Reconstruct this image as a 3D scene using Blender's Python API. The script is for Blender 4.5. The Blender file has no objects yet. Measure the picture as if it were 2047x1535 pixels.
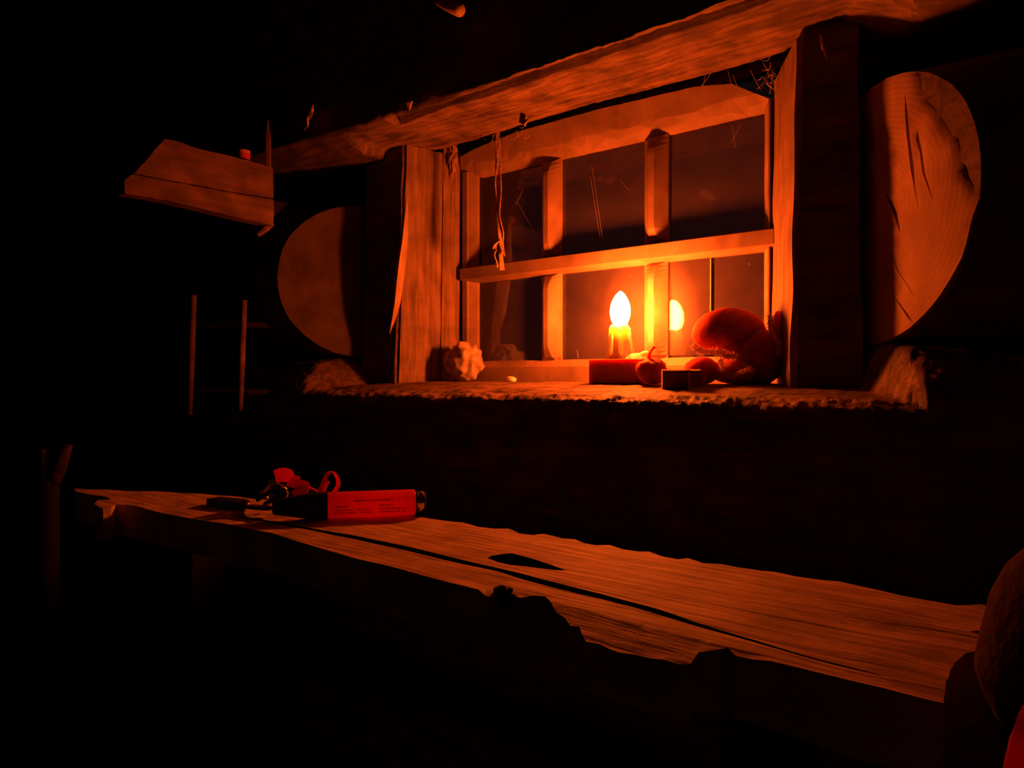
import bpy, bmesh, math, random
from mathutils import Vector, noise
from mathutils.geometry import delaunay_2d_cdt

random.seed(7)
E = 0.86                       # eye height above the floor; geometry below is written relative to the eye
scene = bpy.context.scene
COL = scene.collection

# ------------------------------------------------------------------ camera, world, exposure
F = 1500.0
CAM = Vector((0.0, -1.10, 0.0))
YAW = math.atan2(1778.0, 1500.0)          # wall direction vanishes 1778 px left of the axis
FW0 = Vector((-math.cos(YAW), math.sin(YAW), 0))
PITCH = -0.0097
RT = Vector((math.sin(YAW), math.cos(YAW), 0))
FW = (FW0 * math.cos(PITCH) + Vector((0, 0, 1)) * math.sin(PITCH)).normalized()
UP = RT.cross(FW).normalized()
cd = bpy.data.cameras.new('camera')
cd.sensor_width = 36.0
cd.lens = F / 2047.0 * 36.0
cd.clip_start = 0.02
cam = bpy.data.objects.new('camera', cd)
COL.objects.link(cam)
cam.location = CAM
cam.rotation_mode = 'QUATERNION'
cam.rotation_quaternion = (-FW).to_track_quat('Z', 'Y')
scene.camera = cam

w = bpy.data.worlds.new('night')
scene.world = w
w.use_nodes = True
bg = w.node_tree.nodes['Background']
bg.inputs[0].default_value = (0.55, 0.20, 0.24, 1)
bg.inputs[1].default_value = 0.009
scene.view_settings.view_transform = 'Standard'
scene.view_settings.look = 'None'
scene.view_settings.gamma = 1.0
scene.view_settings.use_curve_mapping = False
scene.view_settings.exposure = 0.0
FLAME_RGB = (1.0, 0.115, 0.010)
FLAME_POWER = 800.0

# ------------------------------------------------------------------ picking points on known planes
def ray(px, py):
    return FW + RT * ((px - 1023.5) / F) - UP * ((py - 767.5) / F)
def onplane(px, py, p0, n):
    d = ray(px, py); n = Vector(n)
    t = (Vector(p0) - CAM).dot(n) / d.dot(n)
    return CAM + d * t
def PY(px, py, y): return onplane(px, py, (0, y, 0), (0, 1, 0))
def PX(px, py, x): return onplane(px, py, (x, 0, 0), (1, 0, 0))
def PZ(px, py, z): return onplane(px, py, (0, 0, z), (0, 0, 1))
def PD(px, py, d):
    """point at distance d along the view axis"""
    return CAM + ray(px, py) * d

# ------------------------------------------------------------------ objects
ORG = {}
def tag(o, label=None, cat=None, group=None, kind=None):
    if label: o['label'] = label
    if cat: o['category'] = cat
    if group: o['group'] = group
    if kind: o['kind'] = kind
    return o
def thing(name, base, label=None, cat=None, group=None, kind=None):
    o = bpy.data.objects.new(name, None)
    o.empty_display_size = 0.03
    COL.objects.link(o); o.location = base
    ORG[o] = Vector(base)
    return tag(o, label, cat, group, kind)
def mesh_obj(name, verts, faces, mat, parent=None, origin=None, smooth=False, auto=None):
    po = ORG[parent] if parent is not None else Vector((0, 0, 0))
    if origin is None:
        origin = po if parent is not None else sum((Vector(v) for v in verts), Vector()) / len(verts)
    origin = Vector(origin)
    me = bpy.data.meshes.new(name)
    me.from_pydata([tuple(Vector(v) - origin) for v in verts], [], faces)
    bm = bmesh.new(); bm.from_mesh(me)
    bmesh.ops.remove_doubles(bm, verts=bm.verts, dist=1e-6)
    bmesh.ops.recalc_face_normals(bm, faces=bm.faces)
    bm.to_mesh(me); bm.free()
    me.materials.append(mat)
    if smooth:
        me.polygons.foreach_set('use_smooth', [True] * len(me.polygons))
        if auto is not None:
            try: me.set_sharp_from_angle(angle=auto)
            except Exception: pass
    o = bpy.data.objects.new(name, me)
    COL.objects.link(o)
    if parent is not None: o.parent = parent
    o.location = origin - po
    ORG[o] = origin
    return o

# ------------------------------------------------------------------ geometry helpers
class G:
    def __init__(s): s.v = []; s.f = []
    def add(s, v, f):
        n = len(s.v); s.v += [Vector(p) for p in v]; s.f += [tuple(i + n for i in q) for q in f]
        return s
def box(x0, x1, y0, y1, z0, z1):
    v = [(x, y, z) for z in (z0, z1) for y in (y0, y1) for x in (x0, x1)]
    f = [(0, 2, 3, 1), (4, 5, 7, 6), (0, 1, 5, 4), (2, 6, 7, 3), (0, 4, 6, 2), (1, 3, 7, 5)]
    return v, f
def rbox(x0, x1, y0, y1, z0, z1, b=0.002):
    """box with chamfered edges"""
    bm = bmesh.new()
    v, f = box(x0, x1, y0, y1, z0, z1)
    vs = [bm.verts.new(p) for p in v]
    for q in f: bm.faces.new([vs[i] for i in q])
    bmesh.ops.bevel(bm, geom=list(bm.edges), offset=b, segments=2, affect='EDGES', profile=0.6)
    bm.verts.index_update()
    out = [p.co.copy() for p in bm.verts], [tuple(p.index for p in q.verts) for q in bm.faces]
    bm.free(); return out
def loft(rings, cap=True):
    n = len(rings[0]); v = [p for r in rings for p in r]; f = []
    for i in range(len(rings) - 1):
        for j in range(n):
            k = (j + 1) % n
            f.append((i * n + j, i * n + k, (i + 1) * n + k, (i + 1) * n + j))
    if cap:
        f.append(tuple(range(n - 1, -1, -1)))
        f.append(tuple(range((len(rings) - 1) * n, len(rings) * n)))
    return v, f
def frame_of(d):
    d = Vector(d).normalized()
    a = Vector((0, 0, 1)) if abs(d.z) < 0.9 else Vector((1, 0, 0))
    u = d.cross(a).normalized(); return u, d.cross(u).normalized()
def tube(pts, rad, n=8, jitter=0.0):
    pts = [Vector(p) for p in pts]; rings = []
    if not hasattr(rad, '__len__'): rad = [rad] * len(pts)
    u = None
    for i, p in enumerate(pts):
        d = pts[min(i + 1, len(pts) - 1)] - pts[max(i - 1, 0)]
        d.normalize()
        if u is None: u, v = frame_of(d)
        else:
            u = (u - d * u.dot(d)).normalized(); v = d.cross(u).normalized()
        rings.append([p + (u * math.cos(t) + v * math.sin(t)) * rad[i] * (1 + jitter * random.uniform(-1, 1))
                      for t in (2 * math.pi * k / n for k in range(n))])
    return loft(rings)
def lathe(base, axis, prof, n=28):
    """prof: (along, radius)"""
    d = Vector(axis).normalized(); u, v = frame_of(d); base = Vector(base)
    return loft([[base + d * a + (u * math.cos(t) + v * math.sin(t)) * max(r, 1e-4)
                  for t in (2 * math.pi * k / n for k in range(n))] for a, r in prof])
def ribbon(pts, half, thick=0.0008):
    pts = [Vector(p) for p in pts]; rings = []
    for i, p in enumerate(pts):
        d = (pts[min(i + 1, len(pts) - 1)] - pts[max(i - 1, 0)]).normalized()
        h = Vector(half[i] if isinstance(half, list) else half)
        h = h - d * h.dot(d)
        n = d.cross(h).normalized() * thick
        rings.append([p - h - n, p + h - n, p + h + n, p - h + n])
    return loft(rings)
def spline(pts, n=6):
    pts = [Vector(p) for p in pts]; out = []
    for i in range(len(pts) - 1):
        p0, p1, p2, p3 = pts[max(i - 1, 0)], pts[i], pts[i + 1], pts[min(i + 2, len(pts) - 1)]
        for k in range(n):
            t = k / n
            out.append(0.5 * ((2 * p1) + (p2 - p0) * t + (2 * p0 - 5 * p1 + 4 * p2 - p3) * t * t + (3 * p1 - p0 - 3 * p2 + p3) * t ** 3))
    out.append(pts[-1]); return out
def blob(c, r, amp=0.1, freq=1.5, sub=4, seed=0.0, rot=None, shape=None):
    bm = bmesh.new()
    bmesh.ops.create_icosphere(bm, subdivisions=sub, radius=1.0)
    c = Vector(c); vs = []
    for v in bm.verts:
        p = v.co.copy()
        k = 1 + amp * (noise.noise(p * freq + Vector((seed, seed * 1.7, 3))) + 0.5 * noise.noise(p * freq * 2.7 + Vector((seed, 5, seed))))
        p *= k
        if shape: p = shape(p)
        p = Vector((p.x * r[0], p.y * r[1], p.z * r[2]))
        if rot is not None: p = rot @ p
        vs.append(c + p)
    bm.verts.index_update()
    f = [tuple(v.index for v in q.verts) for q in bm.faces]
    bm.free(); return vs, f
def densify(loop, step, jit=0.0):
    out = []
    for i, p in enumerate(loop):
        q = loop[(i + 1) % len(loop)]
        d = Vector((q[0] - p[0], q[1] - p[1])); n = max(1, int(d.length / step))
        for k in range(n):
            a = d * (k / n)
            j = jit if k else 0
            out.append((p[0] + a.x + random.uniform(-j, j), p[1] + a.y + random.uniform(-j, j)))
    return out
def slab(loops, to3d, thick, grid, disp=lambda u, v: 0.0, inner=None):
    """a flat piece with an outline (loops[0]) and holes, real thickness, uneven top.  to3d(u, v, w): w up out of the top"""
    pts = []; edges = []
    for lp in loops:
        n0 = len(pts); pts += [Vector(p) for p in lp]
        edges += [(n0 + i, n0 + (i + 1) % len(lp)) for i in range(len(lp))]
    us = [p[0] for p in loops[0]]; vs_ = [p[1] for p in loops[0]]
    gu, gv = grid
    u = min(us)
    while u < max(us):
        v = min(vs_)
        while v < max(vs_):
            pts.append(Vector((u + random.uniform(-.3, .3) * gu, v + random.uniform(-.3, .3) * gv)))
            v += gv
        u += gu
    V, _, FS, *_r = delaunay_2d_cdt(pts, edges, [], 1, 1e-7)
    def inside(p, lp):
        c = False; j = len(lp) - 1
        for i in range(len(lp)):
            a, b = lp[i], lp[j]
            if (a[1] > p[1]) != (b[1] > p[1]) and p[0] < (b[0] - a[0]) * (p[1] - a[1]) / (b[1] - a[1]) + a[0]: c = not c
            j = i
        return c
    def keep(f):
        p = (sum(V[i][0] for i in f) / 3, sum(V[i][1] for i in f) / 3)
        return inside(p, loops[0]) and not any(inside(p, lp) for lp in loops[1:])
    FS = [f for f in FS if keep(f)]
    used = sorted({i for f in FS for i in f}); m = {k: i for i, k in enumerate(used)}
    top = [to3d(V[k][0], V[k][1], disp(V[k][0], V[k][1])) for k in used]
    bot = [to3d(V[k][0], V[k][1], -thick) for k in used]
    n = len(used); faces = []; cnt = {}
    for f in FS:
        q = [m[i] for i in f]
        faces.append(tuple(q)); faces.append(tuple(i + n for i in reversed(q)))
        for a, b in zip(q, q[1:] + q[:1]):
            cnt.setdefault((min(a, b), max(a, b)), []).append((a, b))
    for k, l in cnt.items():
        if len(l) == 1:
            a, b = l[0]; faces.append((b, a, a + n, b + n))
    return top + bot, faces

# ------------------------------------------------------------------ materials
def mat_base(name):
    m = bpy.data.materials.new(name); m.use_nodes = True
    nt = m.node_tree; return m, nt, nt.nodes['Principled BSDF'], nt.nodes, nt.links
def wood(name, c0, c1, stretch=(2, 30, 30), rough=0.65, bump=0.35, spots=0.5, fine=1.0, dist=0.004):
    m, nt, b, N, L = mat_base(name)
    tc = N.new('ShaderNodeTexCoord'); mp = N.new('ShaderNodeMapping'); mp.inputs['Scale'].default_value = stretch
    n1 = N.new('ShaderNodeTexNoise'); n1.inputs['Scale'].default_value = 3.0 * fine; n1.inputs['Detail'].default_value = 7; n1.inputs['Distortion'].default_value = 0.6
    n2 = N.new('ShaderNodeTexNoise'); n2.inputs['Scale'].default_value = 22.0; n2.inputs['Detail'].default_value = 5
    r1 = N.new('ShaderNodeValToRGB'); r1.color_ramp.elements[0].color = (*c0, 1); r1.color_ramp.elements[1].color = (*c1, 1)
    r1.color_ramp.elements[0].position = 0.32; r1.color_ramp.elements[1].position = 0.68
    r2 = N.new('ShaderNodeValToRGB'); r2.color_ramp.elements[0].position = 0.33; r2.color_ramp.elements[1].position = 0.62
    r2.color_ramp.elements[0].color = (1 - spots, 1 - spots, 1 - spots, 1)
    mx = N.new('ShaderNodeMix'); mx.data_type = 'RGBA'; mx.blend_type = 'MULTIPLY'; mx.inputs[0].default_value = 1
    L.new(tc.outputs['Object'], mp.inputs['Vector']); L.new(mp.outputs[0], n1.inputs['Vector'])
    L.new(tc.outputs['Object'], n2.inputs['Vector'])
    L.new(n1.outputs[0], r1.inputs[0]); L.new(n2.outputs[0], r2.inputs[0])
    L.new(r1.outputs[0], mx.inputs[6]); L.new(r2.outputs[0], mx.inputs[7]); L.new(mx.outputs[2], b.inputs['Base Color'])
    ad = N.new('ShaderNodeMath'); ad.operation = 'MULTIPLY_ADD'; ad.inputs[1].default_value = 0.6
    L.new(n2.outputs[0], ad.inputs[0]); L.new(n1.outputs[0], ad.inputs[2])
    bp = N.new('ShaderNodeBump'); bp.inputs['Strength'].default_value = bump; bp.inputs['Distance'].default_value = dist
    L.new(ad.outputs[0], bp.inputs['Height']); L.new(bp.outputs[0], b.inputs['Normal'])
    b.inputs['Roughness'].default_value = rough
    b.inputs['Specular IOR Level'].default_value = 0.3
    return m
def endgrain(name, c0, c1, scale=55.0):
    m, nt, b, N, L = mat_base(name)
    tc = N.new('ShaderNodeTexCoord')
    wv = N.new('ShaderNodeTexWave'); wv.wave_type = 'RINGS'; wv.rings_direction = 'X'
    wv.inputs['Scale'].default_value = scale; wv.inputs['Distortion'].default_value = 1.6; wv.inputs['Detail'].default_value = 3; wv.inputs['Detail Scale'].default_value = 1.2
    n2 = N.new('ShaderNodeTexNoise'); n2.inputs['Scale'].default_value = 16; n2.inputs['Detail'].default_value = 6
    L.new(tc.outputs['Object'], wv.inputs['Vector']); L.new(tc.outputs['Object'], n2.inputs['Vector'])
    mxf = N.new('ShaderNodeMath'); mxf.operation = 'MULTIPLY_ADD'; mxf.inputs[1].default_value = 0.09
    L.new(wv.outputs['Fac'], mxf.inputs[0]); L.new(n2.outputs[0], mxf.inputs[2])
    r1 = N.new('ShaderNodeValToRGB'); r1.color_ramp.elements[0].color = (*c0, 1); r1.color_ramp.elements[1].color = (*c1, 1)
    r1.color_ramp.elements[0].position = 0.38; r1.color_ramp.elements[1].position = 0.72
    L.new(mxf.outputs[0], r1.inputs[0]); L.new(r1.outputs[0], b.inputs['Base Color'])
    bp = N.new('ShaderNodeBump'); bp.inputs['Strength'].default_value = 0.35; bp.inputs['Distance'].default_value = 0.003
    L.new(mxf.outputs[0], bp.inputs['Height']); L.new(bp.outputs[0], b.inputs['Normal'])
    b.inputs['Roughness'].default_value = 0.8; b.inputs['Specular IOR Level'].default_value = 0.15
    return m
def plain(name, c, rough=0.5, metal=0.0, bump=0.0, bscale=60, var=0.25, spec=0.5, sss=0.0, sssr=0.01, trans=0.0, sssc=(1, .7, .4)):
    m, nt, b, N, L = mat_base(name)
    tc = N.new('ShaderNodeTexCoord')
    n1 = N.new('ShaderNodeTexNoise'); n1.inputs['Scale'].default_value = bscale; n1.inputs['Detail'].default_value = 5
    L.new(tc.outputs['Object'], n1.inputs['Vector'])
    r = N.new('ShaderNodeValToRGB')
    r.color_ramp.elements[0].position = 0.3; r.color_ramp.elements[1].position = 0.7
    r.color_ramp.elements[0].color = tuple(x * (1 - var) for x in c) + (1,)
    r.color_ramp.elements[1].color = tuple(min(1, x * (1 + var)) for x in c) + (1,)
    L.new(n1.outputs[0], r.inputs[0]); L.new(r.outputs[0], b.inputs['Base Color'])
    b.inputs['Roughness'].default_value = rough; b.inputs['Metallic'].default_value = metal
    b.inputs['Specular IOR Level'].default_value = spec
    if sss:
        b.inputs['Subsurface Weight'].default_value = sss
        b.inputs['Subsurface Radius'].default_value = sssc; b.inputs['Subsurface Scale'].default_value = sssr
    if bump:
        bp = N.new('ShaderNodeBump'); bp.inputs['Strength'].default_value = bump; bp.inputs['Distance'].default_value = 0.003
        L.new(n1.outputs[0], bp.inputs['Height']); L.new(bp.outputs[0], b.inputs['Normal'])
    if trans:
        t = N.new('ShaderNodeBsdfTranslucent'); t.inputs[0].default_value = (*c, 1)
        x = N.new('ShaderNodeMixShader'); x.inputs[0].default_value = trans
        L.new(b.outputs[0], x.inputs[1]); L.new(t.outputs[0], x.inputs[2]); L.new(x.outputs[0], N['Material Output'].inputs[0])
    return m
def emit(name, c, s):
    m = bpy.data.materials.new(name); m.use_nodes = True; nt = m.node_tree
    for n in list(nt.nodes): nt.nodes.remove(n)
    e = nt.nodes.new('ShaderNodeEmission'); o = nt.nodes.new('ShaderNodeOutputMaterial')
    e.inputs[0].default_value = (*c, 1); e.inputs[1].default_value = s
    nt.links.new(e.outputs[0], o.inputs[0]); return m
def glass_mat():
    m = bpy.data.materials.new('dusty_glass'); m.use_nodes = True; nt = m.node_tree; N = nt.nodes; L = nt.links
    for n in list(N): N.remove(n)
    o = N.new('ShaderNodeOutputMaterial'); tr = N.new('ShaderNodeBsdfTransparent'); gl = N.new('ShaderNodeBsdfGlossy'); gl.inputs['Roughness'].default_value = 0.02
    df = N.new('ShaderNodeBsdfDiffuse'); df.inputs[0].default_value = (0.5, 0.36, 0.3, 1)
    lw = N.new('ShaderNodeFresnel'); lw.inputs[0].default_value = 1.5
    m1 = N.new('ShaderNodeMixShader'); m2 = N.new('ShaderNodeMixShader')
    tc = N.new('ShaderNodeTexCoord'); nz = N.new('ShaderNodeTexNoise'); nz.inputs['Scale'].default_value = 14; nz.inputs['Detail'].default_value = 8
    sp = N.new('ShaderNodeTexVoronoi'); sp.inputs['Scale'].default_value = 46
    ra = N.new('ShaderNodeValToRGB'); ra.color_ramp.elements[0].position = 0.03; ra.color_ramp.elements[0].color = (.35, .35, .35, 1)
    ra.color_ramp.elements[1].position = 0.07; ra.color_ramp.elements[1].color = (0, 0, 0, 1)
    mr = N.new('ShaderNodeMapRange'); mr.inputs[1].default_value = 0.25; mr.inputs[2].default_value = 0.75; mr.inputs[3].default_value = 0.06; mr.inputs[4].default_value = 0.13
    ad = N.new('ShaderNodeMath'); ad.operation = 'ADD'
    L.new(tc.outputs['Object'], nz.inputs['Vector']); L.new(tc.outputs['Object'], sp.inputs['Vector'])
    L.new(nz.outputs[0], mr.inputs[0]); L.new(sp.outputs['Distance'], ra.inputs[0])
    L.new(mr.outputs[0], ad.inputs[0]); L.new(ra.outputs[0], ad.inputs[1])
    L.new(lw.outputs[0], m1.inputs[0]); L.new(tr.outputs[0], m1.inputs[1]); L.new(gl.outputs[0], m1.inputs[2])
    L.new(ad.outputs[0], m2.inputs[0]); L.new(m1.outputs[0], m2.inputs[1]); L.new(df.outputs[0], m2.inputs[2])
    L.new(m2.outputs[0], o.inputs[0]); return m

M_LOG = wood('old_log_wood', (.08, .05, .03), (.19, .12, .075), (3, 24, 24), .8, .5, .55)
M_LINTEL = wood('hewn_lintel_wood', (.12, .072, .043), (.33, .21, .122), (4, 34, 34), .75, .8, .6)
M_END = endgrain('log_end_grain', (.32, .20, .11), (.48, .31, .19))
M_END_DIM = endgrain('dim_end_grain', (.065, .042, .028), (.12, .08, .055))  # left log end darkened in colour, as under weaker candlelight
M_FRAME = wood('window_frame_wood', (.27, .18, .11), (.39, .26, .16), (6, 6, 6), .6, .15, .25)
M_REVEAL = wood('reveal_board_wood', (.17, .105, .06), (.36, .24, .145), (34, 34, 3), .7, .3, .35)
M_TABLE = wood('table_plank_wood', (.56, .37, .22), (.80, .57, .37), (3, 40, 20), .7, .6, .4)
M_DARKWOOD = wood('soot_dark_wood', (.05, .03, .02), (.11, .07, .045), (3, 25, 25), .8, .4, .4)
M_BOX = wood('box_board_wood', (.13, .07, .045), (.24, .135, .085), (20, 3, 20), .7, .3, .5)
M_SPLINTER = wood('raw_splinter_wood', (.45, .30, .18), (.66, .46, .28), (30, 30, 3), .7, .3, .3)
M_GLASS = glass_mat()
M_FLAME = emit('candle_flame_light', FLAME_RGB, FLAME_POWER)
M_WAX = plain('candle_wax', (.95, .85, .70), .4, 0, .2, 60, .05, .4, 1.0, .022)
M_WICK = plain('burnt_wick', (.02, .018, .015), .9)
M_HOLDER = plain('holder_glare_red', (.34, .09, .05), .7, 0, .2, 40, .2, .2, 1.0, .03, 0, (1, .25, .1))  # red subsurface glow put in for the lens veil around the flame
M_DARK = plain('withered_skin_glare_red', (.28, .07, .045), .75, 0, .3, 50, .3, .15, 1.0, .025, 0, (1, .25, .1))  # skin made to glow red, same veiling glare as the holder
M_STONE = plain('pale_stone', (.42, .33, .22), .55, 0, .6, 45, .35, .5)
M_LEATHER = plain('dark_leather_glare_red', (.36, .085, .085), .9, 0, .2, 90, .2, .05, 1.0, .045, 0, (1, .25, .15))  # leather coloured to glow red, standing in for veil near the candle
M_FLEECE = plain('pale_fleece', (.85, .62, .50), 1.0, 0, .3, 160, .2, .1, 0, .01, .6)
M_RED = plain('red_painted_metal', (.62, .05, .03), .38, 0, .03, 30, .05, .5)
M_REDPLASTIC = plain('red_translucent_plastic', (.99, .13, .06), .35, 0, .0, 30, .01, .5, 0, .01, .78)
M_REDCLOTH = plain('red_webbing', (.95, .08, .06), .85, 0, .3, 220, .05, .2, 0, .01, .55)
M_BLACK = plain('black_rubber', (.012, .011, .012), .55, 0, .2, 120, .2, .4)
M_CHROME = plain('worn_steel', (.75, .72, .68), .18, 1.0, .05, 60, .1)
M_PRINT = plain('faded_print', (.55, .10, .06), .6)
M_PAPER = plain('matchbox_card', (.75, .55, .40), .8, 0, .1, 60, .15, .2)
M_TRAY = plain('matchbox_shaded_side', (.14, .04, .03), .8, 0, .1, 60, .15, .2)  # card darkened so the unlit sides carry their shade in the colour
M_LIT_RIM = plain('lit_rim_card', (.9, .75, .6), .9, 0, .1, 60, .1, .1, 0, .01, .7)  # pale tubes draw the candlelit outline of the tray
M_WEB = plain('cobweb', (.55, .42, .33), .9)
M_BARK = plain('dry_bark', (.40, .26, .16), .8, 0, .7, 70, .4, .2)
M_SHADE_BLACK = plain('shade_black_wood', (.008, .006, .006), .9)  # near-black colour in place of shade on supports, stem and hole walls
M_SACK = plain('dark_canvas', (.10, .055, .05), .95, 0, .5, 120, .3, .1)

# ------------------------------------------------------------------ logs of the window wall
YC, RL = -0.15, 0.15
def nz(x, y, z, f, s=0.0): return noise.noise(Vector((x * f + s, y * f + s * 1.3, z * f - s)))
def log_geo(x0, x1, zc, nx, nt, seed, R=RL, cut0=None, cut1=None, clamp=None, rough=0.0015, yc=YC, taper=0.0, fine=False, front=None):
    """a log along X. cut0/cut1: (x at y=yc, slope dx/dy) skewed ends; clamp(x, y, z) -> z hews it flat"""
    rings = []
    for i in range(nx + 1):
        t = i / nx; ring = []
        for j in range(nt):
            a = 2 * math.pi * j / nt
            ca, sa = math.cos(a), math.sin(a)
            r = R * (1 + taper * t)
            xa = x0 + (x1 - x0) * t
            r *= 1 + 0.012 * nz(xa * 2, ca, sa, 1.4, seed)
            y = yc + r * ca; z = zc + r * sa
            e0 = x0 if cut0 is None else cut0[0] + cut0[1] * (y - yc)
            e1 = x1 if cut1 is None else cut1[0] + cut1[1] * (y - yc)
            x = e0 + (e1 - e0) * t
            if front is not None:
                lim = front(x, z)
                if y < lim: y = lim + .25 * (y - lim) * max(0, (z - .62) / .2)
            ze = z
            am = rough
            if clamp:
                ze, am = clamp(x, y, z, rough)
            k = am * (nz(x * .45, y, ze, 38, seed) + .6 * nz(x, y, ze, 95, seed))
            if fine and am > .003: k += am * .9 * abs(nz(x, y * .6, ze, 190, seed))
            ring.append(Vector((x, y + k * ca, ze + k * (sa if ze == z else 1.0))))
        rings.append(ring)
    return loft(rings)

wall = thing('wall_back', (0, 0, -E), 'log wall with the window, logs cut back around the opening', None, None, 'structure')

def two_tone(o, r0, taper):
    # freshly hewn faces are pale, the round outside keeps its old dark skin
    me = o.data; me.materials.append(M_LOG)
    for p in me.polygons:
        c = p.center
        if taper and c.x - .6 < -1.13: p.material_index = 1
        if taper and p.normal.y < -.8 and c.y < -.06: p.material_index = 1
        if math.hypot(c.y, c.z) > r0 * (1 + taper * (c.x + 1.15) / 2.3) * .978: p.material_index = 1
    return o
def sill_clamp(x, y, z, am):
    base = -.0095 - .62 * max(0, -y - .085) ** 2
    xr = -.256 - .854 * (y + .17); xl = -1.150 + .464 * (y + .16)
    if x > xr: base += (x - xr) * 2.0
    if x < xl: base += (xl - x) * .8
    if z > base:
        edge = max(0.0, min(1.0, (-y - .20) / .06))
        if x > xr or x < xl: edge = max(edge, .8)
        return base, am + .0024 * edge
    return z, am + (.0040 if (z > base - .035 and y < -.2) else 0)
sv, sf = log_geo(-1.75, .55, -.11, 820, 150, 1.0, fine=True, clamp=sill_clamp)
two_tone(mesh_obj('log', sv, sf, M_LINTEL, wall, (-.6, YC, -.11), True), RL, 0)

def lintel_clamp(x, y, z, am):
    base = .432 if y < -.098 else .470
    if y < -.235: base += .045 if (y < -.246 and y > -.264 and x > -.98) else 0
    xr = -.275 - .6 * (y + .17)
    if x > xr: base -= (x - xr) * .55
    if x < -1.10: base -= (-1.10 - x) * 1.6
    base += .004 * nz(x * .3, y, 0, 16, 9)
    if z < base: return base, am + .0015
    return z, am + (.004 if (z < base + .03 and y < -.2) else 0)
lv, lf = log_geo(-1.75, .55, .600, 320, 190, 4.0, R=.170, yc=-.175, taper=.36, clamp=lintel_clamp, front=lambda x, z: -.276 + .004 * nz(x * .4, 0, z, 12, 6))
two_tone(mesh_obj('log', lv, lf, M_LINTEL, wall, (-.6, -.175, .600), True), .170, .36)

ZJ = .188
KR, KL = -.854, .464
XR = -.226 + KR * (YC + .17)
XL = -1.193 + KL * (YC + .16)
for args in ((-1.75, XL, ZJ, 60, 64, 11.0, RL, None, (XL, KL)), (XR, .55, ZJ, 60, 64, 17.0, RL, (XR, KR), None)):
    v, f = log_geo(*args)
    jl = mesh_obj('log', v, f, M_LOG, wall, ((args[0] + args[1]) / 2, YC, ZJ), True, math.radians(40))
    right = args[8] is None
    x0, k = (XR, KR) if right else (XL, KL)
    sg = -1 if right else 1
    loop = []
    for j in range(72):
        a = 2 * math.pi * j / 72; r = RL * (1.0 + .010 * nz(math.cos(a), math.sin(a), 0, 2.2, 5 if right else 8) + .004 * random.uniform(-1, 1))
        loop.append((YC + r * math.cos(a), ZJ + r * math.sin(a)))
    holes = []
    nrm = Vector((sg, -sg * k, 0)).normalized()
    def cutpt(px, py, x0=x0, k=k, nrm=nrm):
        p = onplane(px, py, (x0, YC, ZJ), nrm); return (p.y, p.z)
    if right:
        for cl, wd in (([(1816, 188), (1819, 225), (1823, 270), (1831, 340), (1846, 415)], 5),
                       ([(1838, 262), (1846, 305), (1855, 345), (1876, 402)], 6),
                       ([(1776, 388), (1786, 402), (1793, 425), (1806, 462)], 7),
                       ([(1791, 590), (1806, 608), (1826, 634), (1833, 645)], 4),
                       ([(1781, 488), (1800, 540), (1822, 575), (1838, 600)], 1.6)):
            n = len(cl); lp = []
            prof = [0.15] + [1.0] * (n - 2) + [0.1]
            for (x, y), q in zip(cl, prof): lp.append(cutpt(x - wd * q / 2 + random.uniform(-.6, .6), y))
            for (x, y), q in reversed(list(zip(cl, prof))): lp.append(cutpt(x + wd * q / 2 + .3, y))
            holes.append(lp)
        pa, pb = cutpt(1838, 170), cutpt(1962, 420)
        ld = Vector((pb[0] - pa[0], pb[1] - pa[1])).normalized(); ln = Vector((ld.y, -ld.x))
        if ln.dot(Vector((pa[0] - YC, pa[1] - ZJ))) < 0: ln = -ln
    def disp(u, v, right=right):
        d = .0022 * nz(u, v, 0, 60, 2) + .003 * nz(u, v, 0, 14, 3)
        if right:
            s = (Vector((u, v)) - Vector(pa)).dot(ln)
            s += .012 * nz(u, v, 0, 20, 5)
            if s > 0: d -= 1.0 * s
        return d + .004
    def to3d(u, v, wv, x0=x0, k=k, nrm=nrm): return Vector((x0 + k * (u - YC), u, v)) + nrm * wv
    v, f = slab([loop] + holes, to3d, .03, (.010, .010), disp)
    mesh_obj('end_grain', v, f, M_END if right else M_END_DIM, jl, (x0, YC, ZJ), True, math.radians(35))
for zc, s in ((-.405, 21), (-.70, 23), (.935, 27)):
    v, f = log_geo(-1.75, .55, zc, 90, 56, s, rough=.002)
    mesh_obj('log', v, f, M_LOG, wall, (-.6, YC, zc), True)
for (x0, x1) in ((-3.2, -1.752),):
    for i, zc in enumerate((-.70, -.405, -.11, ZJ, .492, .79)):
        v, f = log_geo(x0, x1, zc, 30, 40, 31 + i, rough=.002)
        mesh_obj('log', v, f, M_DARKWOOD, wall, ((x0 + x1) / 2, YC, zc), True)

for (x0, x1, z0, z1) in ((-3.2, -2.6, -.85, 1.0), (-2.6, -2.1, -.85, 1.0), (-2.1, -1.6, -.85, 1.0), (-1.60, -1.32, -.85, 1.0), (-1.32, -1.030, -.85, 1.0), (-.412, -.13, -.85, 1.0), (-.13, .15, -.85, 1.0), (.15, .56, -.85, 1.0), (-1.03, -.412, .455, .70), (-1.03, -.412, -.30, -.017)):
    mesh_obj('outer_board', *rbox(x0, x1, .004, .024, z0, z1, .0004), M_DARKWOOD, wall)

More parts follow.
